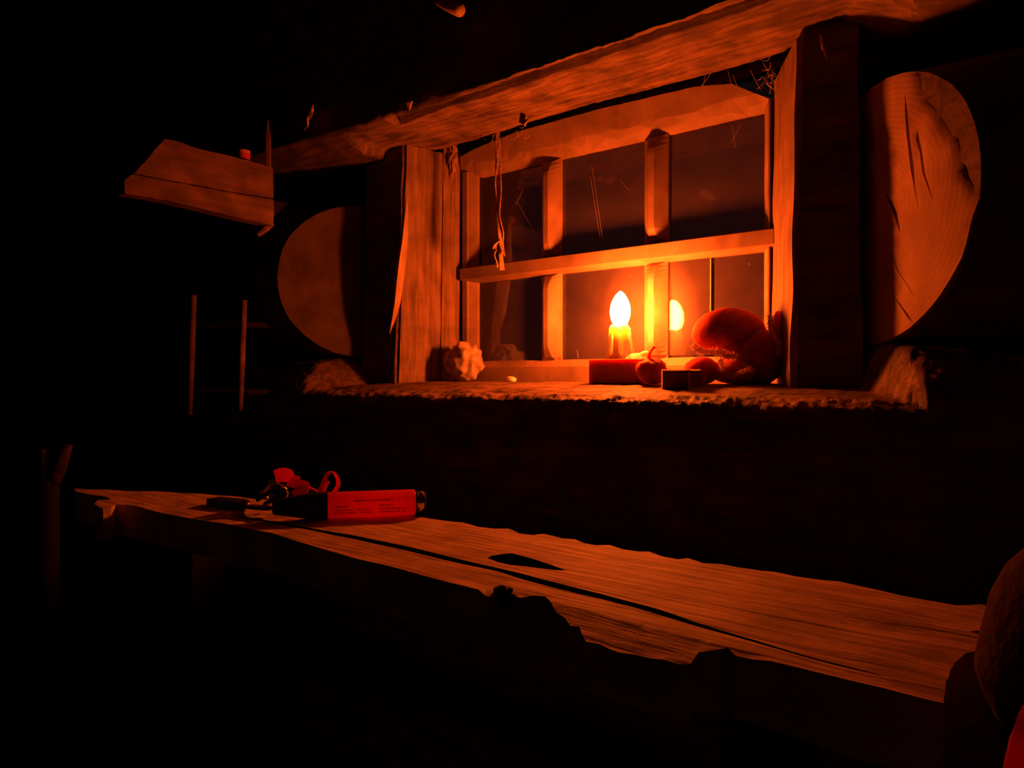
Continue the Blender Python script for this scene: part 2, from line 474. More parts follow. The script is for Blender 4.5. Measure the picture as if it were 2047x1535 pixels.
# side wall, floor, ceiling: dark timber
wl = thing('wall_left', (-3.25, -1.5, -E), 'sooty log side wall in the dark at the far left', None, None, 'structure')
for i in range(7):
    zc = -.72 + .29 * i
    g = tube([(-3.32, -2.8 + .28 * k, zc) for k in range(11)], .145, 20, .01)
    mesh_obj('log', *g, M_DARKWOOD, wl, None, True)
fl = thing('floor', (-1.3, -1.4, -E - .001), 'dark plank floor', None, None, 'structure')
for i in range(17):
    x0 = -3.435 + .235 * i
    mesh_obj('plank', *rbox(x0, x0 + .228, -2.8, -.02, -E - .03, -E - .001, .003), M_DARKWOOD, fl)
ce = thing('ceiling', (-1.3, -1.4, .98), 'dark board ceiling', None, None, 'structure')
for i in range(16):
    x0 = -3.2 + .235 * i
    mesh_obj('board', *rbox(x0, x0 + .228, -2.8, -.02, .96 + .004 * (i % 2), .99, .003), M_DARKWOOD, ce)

# ------------------------------------------------------------------ posts beside the window
def post_geo(poly0, poly1, z0, z1, nz_=40, jit=.0015, seed=0):
    rings = []
    for i in range(nz_ + 1):
        t = i / nz_; z = z0 + (z1 - z0) * t; ring = []
        for k, (a, b) in enumerate(zip(poly0, poly1)):
            x = a[0] + (b[0] - a[0]) * t; y = a[1] + (b[1] - a[1]) * t
            ring.append(Vector((x + jit * noise.noise(Vector((z * 14, k * 3.1, seed))) * 2, y + jit * noise.noise(Vector((z * 11, k * 3.1 + 9, seed))), z)))
        rings.append(ring)
    return loft(rings)
lp = thing('trim_1', (-1.1, -.1, -.02), 'rough window post beside the left log end, lit reveal facing the candle', None, None, 'structure')
b0 = [(-1.083, -.161), (-1.070, -.105), (-1.118, -.02), (-1.178, -.160)]
b1 = [(-1.061, -.159), (-1.060, -.100), (-1.118, -.02), (-1.168, -.159)]
mesh_obj('post', *post_geo(b0, b1, -.022, .437, 46, .0012, 1), M_LOG, lp)
fb0 = [(-1.0765, -.1555), (-1.052, -.072), (-1.059, -.070), (-1.083, -.153)]
fb1 = [(-1.0545, -.1535), (-1.043, -.072), (-1.050, -.070), (-1.062, -.151)]
mesh_obj('reveal_board', *post_geo(fb0, fb1, -.016, .433, 40, .0009, 3), M_REVEAL, lp, (-1.06, -.11, .2))
rb0 = [(-1.050, -.071), (-1.037, -.030), (-1.044, -.028), (-1.060, -.070)]
rb1 = [(-1.041, -.071), (-1.034, -.030), (-1.041, -.028), (-1.051, -.070)]
mesh_obj('reveal_board', *post_geo(rb0, rb1, -.016, .445, 40, .0008, 5), M_REVEAL, lp, (-1.04, -.05, .2))
# raw splinter standing off the front arris
spts = [PY(p[0], p[1], p[2]) for p in ((814, 395, -.158), (811, 440, -.159), (808, 480, -.160), (803, 520, -.161), (798, 560, -.162), (793, 605, -.162), (786, 640, -.162), (779, 668, -.162))]
sw = [.002, .0055, .0075, .0095, .0095, .008, .005, .001]
rings = []
for p, r in zip(spts, sw):
    rings.append([p + Vector((-r * .8, -r * .6, 0)), p + Vector((r * .5, -r, 0)), p + Vector((r * .9, r * .4, 0)), p + Vector((-r * .6, r * .8, 0))])
mesh_obj('splinter_streak', *loft(rings), M_SPLINTER, lp, spts[3])

rp = thing('trim_2', (-.33, -.1, -.02), 'rough window post between the candlelit window and the split log end', None, None, 'structure')
c0 = [(-.326, -.174), (-.4035, -.030), (-.380, -.014), (-.250, -.172)]
c1 = [(-.327, -.150), (-.4005, -.030), (-.380, -.014), (-.264, -.150)]
mesh_obj('post', *post_geo(c0, c1, -.025, .440, 46, .0014, 7), M_LOG, rp)
d0 = [(-.3340, -.1735), (-.4135, -.0290), (-.4025, -.0290), (-.3240, -.1735)]
d1 = [(-.3360, -.1495), (-.4105, -.0290), (-.3995, -.0290), (-.3250, -.1495)]
mesh_obj('reveal_board', *post_geo(d0, d1, -.016, .424, 40, .0012, 9), M_REVEAL, rp, (-.37, -.1, .2))
mesh_obj('splinter_streak', *tube([PY(1640, 70, -.154), PY(1645, 95, -.157), PY(1654, 120, -.1535)], [.0012, .0025, .0006], 6), M_SPLINTER, rp)  # pale sliver drawn for the streak of light through the gap

# ------------------------------------------------------------------ the window
win = thing('window_1', (-.71, -.02, -.02), 'small six-pane wooden window behind the candle', None, None, 'structure')
GY = -.012                                 # glass plane
cols = [(-1.000, -.842), (-.797, -.627), (-.586, -.4265)]
rows = [(.030, .184), (.216, .387)]
def bar_geo(p0, p1, wide, w0, w1, h, stop=.0, axis='z', flat=.016):
    """glazing bar from p0 to p1 along axis; wide: half width at the glass, h: how far it stands proud; tapered stops at the ends"""
    rings = []; n = 22
    for i in range(n + 1):
        t = i / n
        L = abs(p1 - p0); s = min(t, 1 - t) * L
        q = 1.0 if stop <= 0 else min(1.0, (s / stop)) ** .5 * .75 + .25 if s < stop else 1.0
        a = p0 + (p1 - p0) * t
        hh = h * q
        fl_ = flat * .5 + (wide - flat * .5) * (1 - q) * .55
        prof = [(-wide, 0.002), (-wide, -.007), (-fl_, -hh), (fl_, -hh), (wide, -.007), (wide, 0.002)]
        if axis == 'z': rings.append([Vector((w0 + u, GY + v, a)) for u, v in prof])
        else: rings.append([Vector((a, GY + v, w0 + u)) for u, v in prof])
    return loft(rings)
for c in (-.8195, -.6065):
    for z0, z1 in ((.028, .186), (.214, .390)):
        mesh_obj('mullion', *bar_geo(z0, z1, .0215, c, 0, .024, .026, 'z', .010), M_FRAME, win, (c, GY, (z0 + z1) / 2))
mesh_obj('mid_rail', *bar_geo(-1.026, -.4055, .0165, .200, 0, .030, 0, 'x', .021), M_FRAME, win, (-.7, GY, .2))
def prism_x(prof, x0, x1, nx=40, jit=.0006, seed=0):
    return loft([[Vector((x0 + (x1 - x0) * i / nx, y + jit * noise.noise(Vector((i * .3, k, seed))), z + jit * noise.noise(Vector((i * .3, k + 7, seed))))) for k, (y, z) in enumerate(prof)] for i in range(nx + 1)])
def prism_z(prof, z0, z1, n=30, jit=.0005, seed=0):
    return loft([[Vector((x + jit * noise.noise(Vector((i * .3, k, seed))), y + jit * noise.noise(Vector((i * .3, k + 7, seed))), z0 + (z1 - z0) * i / n)) for k, (x, y) in enumerate(prof)] for i in range(n + 1)])
# left stile in two steps, right stile, bottom rail
mesh_obj('stile', *prism_z([(-1.027, .004), (-1.027, -.034), (-1.0145, -.034), (-1.0135, -.030), (-1.0005, -.020), (-.999, .004)], .0, .40, 30, .0004, 2), M_FRAME, win, (-1.01, GY, .2))
mesh_obj('stile', *prism_z([(-.428, .004), (-.4275, -.020), (-.4175, -.030), (-.4165, -.034), (-.4145, -.034), (-.4145, .004)], .0, .40, 30, .0004, 3), M_FRAME, win, (-.41, GY, .2))
mesh_obj('bottom_rail', *prism_x([(.004, .032), (-.020, .030), (-.030, .020), (-.034, .018), (-.034, -.016), (.004, -.016)], -1.026, -.4145, 50, .0008, 4), M_FRAME, win, (-.7, GY, .0))
# head: a wide board with a chamfered top right corner
hx = [(-1.034, .402), (-.99, .388), (-.842, .388), (-.627, .387), (-.4145, .387), (-.4125, .398), (-.470, .433), (-.53, .442), (-.70, .447), (-.88, .447), (-.99, .437), (-1.028, .430)]
hv, hf = slab([densify(hx, .012, .0003)], lambda u, v, wv: Vector((u, -.044 - wv, v)), .045, (.02, .012), lambda u, v: .0006 * nz(u, v, 0, 30, 4) - .30 * (.445 - v) - (.010 * max(0, min(1, (.404 - v) / .016))))
mesh_obj('head_board', hv, hf, M_FRAME, win, (-.7, -.04, .42))
for x0, x1 in cols:
    for z0, z1 in rows:
        mesh_obj('pane', *box(x0 - .003, x1 + .003, GY - .001, GY + .001, z0 - .003, z1 + .003), M_GLASS, win, ((x0 + x1) / 2, GY, (z0 + z1) / 2))
# the loose overlapping sliver of glass in the lower right pane
p = PY(1422, 500, GY)
mesh_obj('pane', *box(p.x - .004 - .075, p.x, GY - .0042, GY - .0020, .034, .183), M_GLASS, win, (p.x - .04, GY - .003, .1))
mesh_obj('pane_edge_glint', *box(p.x, p.x + .0011, GY - .0044, GY - .0018, .034, .183), M_PAPER, win, (p.x, GY - .003, .1))  # opaque pale strip painted as the glint along the glass edge

# ------------------------------------------------------------------ candle, holder, and the things along the sill
CX, CY = -.625, -.100
hold = thing('candle_holder', (CX, CY, -.0105), 'squat dark block, given the red glow of glare, holding the burning candle', 'candle holder')
hp = PY(1178, 740, -.135); hq = PY(1272, 740, -.135)
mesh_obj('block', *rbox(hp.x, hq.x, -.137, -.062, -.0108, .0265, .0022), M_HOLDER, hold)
mesh_obj('rim', *rbox(hq.x - .0005, hq.x + .012, -.133, -.066, -.0108, .022, .002), plain('holder_side_glare_red', (.55, .08, .05), .7, 0, .2, 40, .2, .2, 1.0, .03, 0, (1, .2, .1)), hold)  # side given a stronger red, glare put into its colour
cand = thing('candle', (CX, CY, .0265), 'burning pale wax candle stub on the dark block before the window', 'candle')
prof = [(0, .0212), (.004, .0208), (.012, .0192), (.022, .0178), (.034, .0163), (.044, .0157), (.050, .0153), (.054, .0138), (.0535, .0095), (.0515, .004), (.0512, .0005)]
def waxify(v):
    o = []
    for p in v:
        a = math.atan2(p.y - CY, p.x - CX); h = p.z - .0265
        k = 1 + .09 * noise.noise(Vector((math.cos(a) * 2.2, math.sin(a) * 2.2, h * 30))) + .05 * math.sin(5 * a + h * 60)
        dz = .004 * noise.noise(Vector((math.cos(a) * 1.7, math.sin(a) * 1.7, 4))) * (1 if h > .04 else 0)
        o.append(Vector((CX + (p.x - CX) * k, CY + (p.y - CY) * k, p.z + dz)))
    return o
v, f = lathe((CX, CY, .0265), (0, 0, 1), prof, 40)
body = mesh_obj('wax_body', waxify(v), f, M_WAX, cand, None, True)
dv = G()
for ang, z1, r in ((-.9, .052, .0026), (-1.7, .040, .0022), (2.9, .045, .0024), (.2, .049, .0026)):
    ux, uy = math.cos(ang), math.sin(ang)
    dv.add(*tube([(CX + ux * (.0162 + .0045 * (1 - t)), CY + uy * (.0162 + .0045 * (1 - t)), .0265 + .006 + (z1 - .006) * t) for t in (0, .1, .25, .5, .75, 1)], [r * .5, r * 1.5, r * 1.25, r, r * .9, r * .5], 8))
mesh_obj('wax_drip', dv.v, dv.f, M_WAX, cand, None, True)
mesh_obj('wick', *tube([(CX, CY, .0765), (CX + .0006, CY, .083), (CX + .0018, CY - .0005, .089)], [.0011, .001, .0006], 8), M_WICK, cand)
fp = [(0, .0015), (.002, .0075), (.006, .0105), (.013, .0125), (.022, .0138), (.030, .0136), (.037, .0122), (.043, .0094), (.048, .0055), (.052, .0015)]
fp = [(.054 * i / 22, .0158 * max(.02, math.sin(math.pi * (.10 + .90 * i / 22) ** .95)) ** .62) for i in range(23)]
flm = mesh_obj('flame', *lathe((CX + .0008, CY, .0785), (.02, 0, 1), fp, 32), M_FLAME, cand, None, True)
flm['label'] = 'bright white-hot candle flame'

ws = thing('wax_stub', PY(1277, 716, -.100), 'low spent wax stub lying beside the burning candle', 'candle')
p0 = PY(1262, 722, -.098)
mesh_obj('wax_body', *blob((p0.x + .008, -.098, .023), (.019, .018, .0135), .22, 1.4, 3, 3.0), M_WAX, ws, None, True)
mesh_obj('wax_chip', *blob(PY(1289, 707, -.108), (.0075, .004, .0045), .3, 1.3, 3, 8.0), M_WAX, ws, None, True)

fr = thing('withered_fruit', PY(1306, 762, -.140), 'small dark withered fruit with a short stem beside the candle block', 'fruit')
c = PY(1303, 738, -.145)
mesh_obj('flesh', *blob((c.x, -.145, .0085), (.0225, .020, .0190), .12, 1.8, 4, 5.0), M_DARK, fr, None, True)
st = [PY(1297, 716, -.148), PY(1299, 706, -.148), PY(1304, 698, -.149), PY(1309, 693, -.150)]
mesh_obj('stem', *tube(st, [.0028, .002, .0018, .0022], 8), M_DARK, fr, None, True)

mbx = thing('matchbox', PY(1352, 760, -.185), 'small open matchbox tray between the fruit and the fur-lined cap', 'matchbox')
A, B = PY(1325, 760, -.19), PY(1379, 760, -.19)
zt, zb = PY(1352, 739, -.19).z, -.0165
ux = (B - A).x
x0, x1, y0, y1 = A.x, B.x, -.192, -.158
mesh_obj('tray_floor', *rbox(x0, x1, y0, y1, zb, zb + .0012, .0003), M_PAPER, mbx)
for q in ((x0, x1, y0, y0 + .0018), (x0, x1, y1 - .0018, y1), (x0, x0 + .0018, y0, y1), (x1 - .0018, x1, y0, y1)):
    mesh_obj('tray_side', *rbox(*q, zb, zt - .0008, .0003), M_TRAY, mbx)
rim_ = G()
e = .0009
cs = [(x0, y0), (x1, y0), (x1, y1), (x0, y1)]
for k in range(4):
    a_, b_ = cs[k], cs[(k + 1) % 4]
    rim_.add(*tube([(a_[0], a_[1], zt), ((a_[0] + b_[0]) / 2, (a_[1] + b_[1]) / 2, zt - .0006), (b_[0], b_[1], zt)], e, 6))
for a_ in cs[:2]: rim_.add(*tube([(a_[0], a_[1], zb), (a_[0], a_[1] - .0003, (zb + zt) / 2), (a_[0], a_[1], zt)], e, 6))
mesh_obj('lit_rim_edge', rim_.v, rim_.f, M_LIT_RIM, mbx)

# fur lined cap
cap = thing('cap', PY(1475, 762, -.105), 'dark leather cap with frayed pale fleece trim lying against the window post', 'cap')
def dome(p):
    return Vector((p.x, p.y, p.z if p.z > 0 else p.z * .75))
c = PY(1455, 666, -.105)
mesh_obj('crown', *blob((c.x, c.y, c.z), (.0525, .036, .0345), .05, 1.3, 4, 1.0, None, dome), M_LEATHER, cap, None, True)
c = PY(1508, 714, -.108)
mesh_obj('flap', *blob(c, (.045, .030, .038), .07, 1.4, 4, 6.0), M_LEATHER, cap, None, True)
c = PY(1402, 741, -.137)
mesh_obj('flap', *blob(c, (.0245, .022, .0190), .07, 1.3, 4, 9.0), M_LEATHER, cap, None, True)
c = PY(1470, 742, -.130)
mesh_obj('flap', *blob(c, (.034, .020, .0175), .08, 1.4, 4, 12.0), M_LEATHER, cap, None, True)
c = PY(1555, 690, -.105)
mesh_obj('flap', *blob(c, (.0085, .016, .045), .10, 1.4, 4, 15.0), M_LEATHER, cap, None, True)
def fleece(pxs, y, rad, n_h=220):
    pts = spline([PY(a, b, y) for a, b in pxs], 8)
    g = G(); g.add(*tube(pts, [rad * (1 + .25 * noise.noise(Vector((i * .9, y * 50, 2)))) for i in range(len(pts))], 10, .18))
    for k in range(n_h):
        p = random.choice(pts); d = Vector((random.gauss(0, 1), random.gauss(0, 1), random.gauss(0, 1))).normalized()
        q = p + d * rad * .8
        e = q + (d + Vector((random.gauss(0, .5), random.gauss(0, .5), random.gauss(0, .5)))) * rad * 1.1
        g.add(*tube([q, (q + e) / 2 + Vector((0, 0, random.uniform(-.0005, .0005))), e], [.0004, .0004, .0002], 3))
    return g.v, g.f
mesh_obj('fleece_trim', *fleece([(1386, 690), (1398, 700), (1422, 704), (1440, 702), (1452, 712), (1472, 712)], -.148, .0032), M_FLEECE, cap, None, True)
mesh_obj('fleece_trim', *fleece([(1440, 718), (1446, 735), (1448, 748), (1462, 752), (1480, 745), (1500, 738)], -.152, .0028), M_FLEECE, cap, None, True)
mesh_obj('fleece_trim', *fleece([(1540, 632), (1541, 655), (1550, 676), (1560, 690), (1556, 708)], -.130, .0028), M_FLEECE, cap, None, True)

# stone, crumb
stn = PY(934, 722, -.072)
so = mesh_obj('stone', *blob((-.985, -.072, .0270), (.038, .030, .039), .30, 1.3, 5, 2.2, None, lambda p: Vector((p.x, p.y, max(p.z, -.92)))), M_STONE, None, (-.985, -.072, -.0092), True)
tag(so, 'pale lumpy stone on the sill against the lit reveal', 'stone')
cr = PY(1021, 756, -.075)
co = mesh_obj('wax_crumb', *blob((cr.x, -.075, -.0055), (.0115, .007, .0068), .25, 1.6, 3, 4.0, None, lambda p: Vector((p.x, p.y, max(p.z, -.6)))), plain('pale_wax', (.9, .85, .7), .5, 0, .2, 80, .1, .4, .6, .005), None, (cr.x, -.075, -.0095), True)
tag(co, 'tiny pale crumb of wax on the sill to the right of the stone', 'wax')

# hanging bark strips in front of the left panes
hs = thing('bark_strip', PY(994, 258, -.092), 'twisted strip of dry bark hanging over the left panes', 'bark')
def strip(pxs, y, ws_, seed):
    pts = spline([PY(a, b, y + .004 * noise.noise(Vector((i, seed, 0)))) for i, (a, b) in enumerate(pxs)], 5)
    n = len(pts); half = []
    for i in range(n):
        t = i / (n - 1); k = t * (len(ws_) - 1); j = min(int(k), len(ws_) - 2); wv = ws_[j] + (ws_[j + 1] - ws_[j]) * (k - j)
        an = .9 * math.sin(t * 7 + seed)
        half.append(Vector((math.cos(an), math.sin(an), 0)) * wv)
    return ribbon(pts, half, .0009)
mesh_obj('fibre', *strip([(991, 256), (997, 300), (998, 345), (1001, 390), (999, 430), (1003, 465), (1001, 500), (1004, 540)], -.092, [.004, .0045, .003, .005, .003, .0055, .003, .0045], 1.0), M_BARK, hs)
mesh_obj('fibre', *strip([(996, 262), (993, 320), (991, 365), (993, 400), (998, 450), (1003, 490), (1009, 512)], -.094, [.003, .003, .0055, .003, .003, .004, .001], 2.2), M_BARK, hs)
mesh_obj('fibre', *strip([(1001, 480), (991, 490), (989, 505), (991, 522), (995, 535)], -.096, [.001, .003, .0055, .005, .001], .3), M_SPLINTER, hs)

# ragged nest of web and moss at the head of the left reveal
ng = G()
q = PY(905, 312, -.058)
ng.add(*blob(q, (.0085, .008, .030), .75, 3.2, 4, 4.4))
for k in range(60):
    a_ = q + Vector((random.uniform(-.008, .008), random.uniform(-.006, .006), random.uniform(-.026, .026)))
    ng.add(*tube([a_, a_ + Vector((random.uniform(-.006, .006), random.uniform(-.006, .004), random.uniform(-.006, .006)))], [.0005, .0002], 3))
no = mesh_obj('moss_clump', ng.v, ng.f, M_BARK, None, PY(903, 280, -.058), True)
tag(no, 'ragged clump of moss stuck at the top corner of the reveal', 'moss')

# cobwebs
wg = G()
def thread(a, b, sag=.004, r=.0002):
    a, b = Vector(a), Vector(b)
    wg.add(*tube([a + (b - a) * t - Vector((0, 0, sag * 4 * t * (1 - t))) for t in (0, .2, .4, .6, .8, 1)], r, 4))
for (p, q) in (((1180, 352), (1200, 478)), ((1183, 330), (1205, 480)), ((1045, 380), (1030, 410)), ((1035, 405), (1072, 470)), ((1240, 360), (1258, 380)), ((1464, 250), (1470, 295)),
               ((1480, 250), (1462, 285)), ((1100, 548), (1080, 590)), ((1154, 700), (1156, 716)), ((1062, 458), (1076, 474))):
    thread(PY(*p, -.022), PY(*q, -.022), .0008, .0002)
for (p, q) in (((1412, 138), (1405, 175)), ((1425, 140), (1402, 172)), ((1455, 140), (1462, 168)), ((1388, 60), (1391, 85)), ((1500, 140), (1520, 178)), ((1535, 150), (1552, 165)), ((1465, 150), (1480, 186))):
    thread(PY(*p, -.075), PY(*q, -.07), .001, .0003)
for k in range(26):
    q = PY(1535 + random.uniform(-14, 14), 145 + random.uniform(-24, 28), -.085)
    thread(q, q + Vector((random.uniform(-.012, .012), random.uniform(-.01, .01), random.uniform(-.014, .004))), .002, .0003)
for k in range(30):
    q = PY(1020 + random.uniform(-90, 50), 262 + random.uniform(-16, 10), -.075)
    thread(q, q + Vector((random.uniform(-.015, .015), random.uniform(-.01, .01), random.uniform(-.018, .002))), .003, .00025)
wo = mesh_obj('cobweb', wg.v, wg.f, M_WEB, win)
wo['kind'] = 'stuff'

# loose chips and bark curls along hewn edges
fk = G()
for (a, b, c_, d) in ((612, 240, 626, 205), (800, 215, 822, 210), (608, 255, 613, 235), (1040, 235, 1052, 245)):
    fk.add(*ribbon(spline([PY(a, b, -.29), PY((a + c_) / 2 + 5, (b + d) / 2, -.305), PY(c_, d, -.295)], 4), Vector((.006, -.004, .004)), .001))
flk = mesh_obj('bark_flake', fk.v, fk.f, M_BARK, wall)
flk['kind'] = 'stuff'

# ------------------------------------------------------------------ table plank
TZ = -.150
back = [(150, 977), (210, 979), (300, 983), (380, 986), (430, 990), (520, 998), (640, 1010), (760, 1024), (840, 1034), (890, 1040), (925, 1043), (958, 1052), (990, 1056), (1016, 1056), (1038, 1065), (1065, 1069), (1088, 1067), (1125, 1077), (1150, 1078), (1168, 1086), (1192, 1090), (1218, 1089), (1245, 1098), (1275, 1102), (1298, 1102), (1325, 1112), (1355, 1118), (1376, 1116), (1405, 1126), (1440, 1129), (1475, 1136), (1520, 1142), (1550, 1143), (1590, 1151), (1650, 1159), (1680, 1161), (1730, 1174), (1800, 1190), (1850, 1198), (1910, 1207), (1960, 1207), (2010, 1216)]
rend = [(2022, 1236), (2012, 1262), (1975, 1257), (1945, 1263), (1938, 1270), (1968, 1278), (1974, 1290), (1969, 1301), (1930, 1309), (1908, 1322), (1898, 1345), (1890, 1372), (1886, 1396)]
front = [(1878, 1401), (1830, 1392), (1760, 1374), (1700, 1360), (1650, 1346), (1600, 1331), (1540, 1316), (1500, 1306), (1472, 1300), (1455, 1289), (1420, 1288), (1396, 1289), (1381, 1303), (1355, 1301), (1330, 1293), (1300, 1288), (1270, 1281), (1235, 1274), (1200, 1262), (1172, 1256), (1164, 1247), (1158, 1236), (1140, 1233), (1128, 1221), (1112, 1213), (1102, 1201), (1090, 1189), (1065, 1186), (1040, 1188), (1020, 1181), (985, 1184), (900, 1164), (820, 1143), (720, 1117), (630, 1091), (540, 1064), (470, 1051), (370, 1032), (300, 1018), (262, 1009), (232, 1007), (222, 1014), (206, 1016), (188, 1008), (196, 999), (222, 998), (214, 992), (196, 989), (150, 982)]
tl = [(lambda p: (p.x, p.y))(PZ(a, b, TZ)) for a, b in back + rend + front]
dl = densify(tl, .006, .0003)
knot = [(974, 1114), (982, 1108), (1003, 1106), (1024, 1106), (1045, 1111), (1070, 1117), (1100, 1126), (1132, 1137), (1108, 1137), (1080, 1134), (1050, 1130), (1020, 1127), (995, 1122)]
ct = [(470, 1031), (560, 1046), (700, 1072), (850, 1104), (1000, 1139), (1100, 1165), (1200, 1190), (1300, 1217), (1400, 1247), (1500, 1275), (1600, 1302), (1700, 1327), (1760, 1343)]
cwid = [1, 4, 6, 7, 8, 11, 10, 9, 5, 4, 3, 2.5, 1]
crack = [(a, b - wq / 2) for (a, b), wq in zip(ct, cwid)] + [(a, b + wq / 2) for (a, b), wq in reversed(list(zip(ct, cwid)))]
ck2 = [(1014, 1128), (1040, 1135), (1070, 1139), (1105, 1141), (1070, 1144), (1040, 1141)]
hl = [[(lambda p: (p.x, p.y))(PZ(a, b, TZ)) for a, b in lp_] for lp_ in (knot, crack)]
tb = thing('table', (-.6, -.6, -E), 'long narrow rough plank table with a split and a knot hole', 'table')
la, lb = PZ(985, 1172, TZ), PZ(1540, 1306, TZ)
ldir = (lb - la).normalized(); lnn = Vector((-ldir.y, ldir.x, 0))
if lnn.y > 0: lnn = -lnn
def tdisp(u, v):
    d = .0010 * nz(u * .25, v, 0, 70, 1) + .0010 * nz(u * .4, v, 0, 26, 2) + .0018 * nz(u * .15, v, 0, 9, 3)
    s = (Vector((u, v, TZ)) - la).dot(lnn); t = (Vector((u, v, TZ)) - la).dot(ldir) / (lb - la).length
    if s > 0 and 0 < t < 1: d -= .25 * s + .0018 * abs(nz(u * .5, v, 0, 90, 5))
    if u > -.20: d += .003 * nz(u * .2, v, 0, 60, 8) * min(1, (u + .20) / .08)
    return d
dense_holes = [densify(h, .004, 0) for h in hl]
tv, tf = slab([dl] + dense_holes, lambda u, v, wv: Vector((u, v, TZ + wv)), .038, (.010, .0065), tdisp)
pl = mesh_obj('plank', tv, tf, M_TABLE, tb, (-.6, -.6, TZ), True, math.radians(30))
pl.data.materials.append(M_SHADE_BLACK)
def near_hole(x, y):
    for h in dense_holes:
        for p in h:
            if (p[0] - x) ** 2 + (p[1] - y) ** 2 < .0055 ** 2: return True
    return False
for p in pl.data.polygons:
    if abs(p.normal.z) < .5 and near_hole(p.center.x - .6, p.center.y - .6): p.material_index = 1   # blackened walls stand in for shade in the split and the knot hole
kb = PZ(1005, 1180, TZ)
kg = G(); kg.add(*blob(kb + Vector((0, 0, -.004)), (.010, .006, .006), .9, 2.2, 3, 3)); kg.add(*tube([kb, PD(1006, 1166, .63), PD(1013, 1160, .63)], [.003, .002, .001], 6))
mesh_obj('broken_knot', kg.v, kg.f, M_DARKWOOD, tb, None, True)
for x in (-1.02, -.20):
    mesh_obj('leg', *rbox(x - .025, x + .025, -.60, -.55, -E, TZ - .036, .004), M_SHADE_BLACK, tb)
mesh_obj('stretcher', *rbox(-1.0, -.22, -.585, -.565, -.62, -.58, .004), M_SHADE_BLACK, tb)

# ------------------------------------------------------------------ torch, strap, keys on the table
tr = .0139
q0 = PZ(655, 1038, TZ); q1 = PZ(829, 1031, TZ)
off = Vector((FW.x, FW.y, 0)).normalized() * (tr * .10)
ax = (q1 - q0); L0 = ax.length; ax.normalize()
base = q0 + off + Vector((0, 0, tr + .0006))
to = thing('torch', base - Vector((0, 0, tr)), 'red translucent cylindrical pocket torch with black head and steel tail on the plank', 'torch')
mesh_obj('barrel', *lathe(base, ax, [(0, tr * .9), (.0004, tr), (L0 - .0012, tr), (L0, tr * .93)], 48), M_REDPLASTIC, to, None, True, math.radians(40))
mesh_obj('head', *lathe(base - ax * .056, ax, [(0, tr * .40), (.001, tr * .55), (.014, tr * .72), (.030, tr * .9), (.040, tr * 1.0), (.0557, tr * 1.02), (.0559, tr * .8)], 40), M_BLACK, to, None, True, math.radians(40))
mesh_obj('tail_cap', *lathe(base + ax * L0, ax, [(0, tr * .80), (.0105, tr * .80), (.0112, tr * .72)], 40), M_BLACK, to, None, True, math.radians(40))
for a0, a1, k in ((.0015, .0095, .84),):
    mesh_obj('steel_ring', *lathe(base + ax * (L0 + a0), ax, [(0, tr * (k - .03)), (.001, tr * k), (.002, tr * (k - .02)), (.003, tr * k), (.004, tr * (k + .02)), (a1 - a0 - .001, tr * k), (a1 - a0, tr * (k - .03))], 40), M_CHROME, to, None, True, math.radians(30))
# rows of small worn print on the barrel
pu = Vector((0, 0, 1)); pv = ax.cross(pu).normalized()
if pv.dot(-FW) < 0: pv = -pv
pg = G()
def mark(a, ang, la_, ha):
    rr = tr + .00015
    vs = []
    for aa in (a, a + la_):
        for an in (ang - ha, ang + ha):
            for r_ in (rr - .0004, rr):
                vs.append(base + ax * aa + (pv * math.cos(an) + pu * math.sin(an)) * r_)
    pg.add(vs, [(0, 2, 3, 1), (4, 5, 7, 6), (0, 1, 5, 4), (2, 6, 7, 3), (0, 4, 6, 2), (1, 3, 7, 5)])
for row, (ang, segs) in enumerate(((.42, ((.30, .74),)), (.02, ((.09, .22), (.58, .72))), (-.24, ((.09, .26), (.33, .46), (.58, .90))), (-.50, ((.08, .30), (.36, .52), (.56, .88))))):
    for s0, s1 in segs:
        a = s0 * L0
        while a < s1 * L0:
            wv = random.uniform(.0008, .0028)
            mark(a, ang, wv, .045)
            a += wv + random.choice((.0005, .0005, .0016))
po = mesh_obj('printed_text', pg.v, pg.f, M_PRINT, to)
po['kind'] = 'stuff'

sp_ = thing('wrist_strap', PZ(600, 1012, TZ), 'red looped wrist strap lying behind the torch head', 'strap')
hz = Vector((0, 0, 1))
vw = -FW
loop1 = spline([PD(638, 986, .812), PD(646, 966, .82), PD(655, 948, .826), PD(666, 944, .83), PD(675, 958, .828), PD(674, 974, .822), PD(664, 988, .818)], 6)
mesh_obj('loop', *ribbon(loop1, (RT * .0030 + vw * .005), .0006), M_REDCLOTH, sp_, None, True, math.radians(40))
l1b = spline([PD(642, 990, .808), PD(645, 976, .810), PD(652, 962, .816)], 5)
mesh_obj('loop', *ribbon(l1b, (RT * .0042 + vw * .002), .0006), M_REDCLOTH, sp_, None, True, math.radians(40))
loop2 = spline([PD(550, 953, .825), PD(565, 949, .822), PD(580, 953, .819), PD(588, 964, .814), PD(602, 972, .806), PD(597, 988, .800), PD(584, 1002, .796), PD(560, 1019, .796)], 6)
n2 = len(loop2)
half2 = []
for i in range(n2):
    t = i / (n2 - 1)
    if t < .36: h = Vector((0, 0, .0078))
    elif t < .74: h = RT * .0092 + hz * .002
    else: h = RT * .0055 * (1.2 - t) * 2
    half2.append(h)
mesh_obj('loop', *ribbon(loop2, half2, .0006), M_REDCLOTH, sp_, None, True, math.radians(40))
tailp = spline([PD(590, 964, .822), PD(610, 970, .83), PD(640, 984, .835)], 5)
mesh_obj('tail', *ribbon(tailp, Vector((0, 0, .0012)), .0005), M_REDCLOTH, sp_)

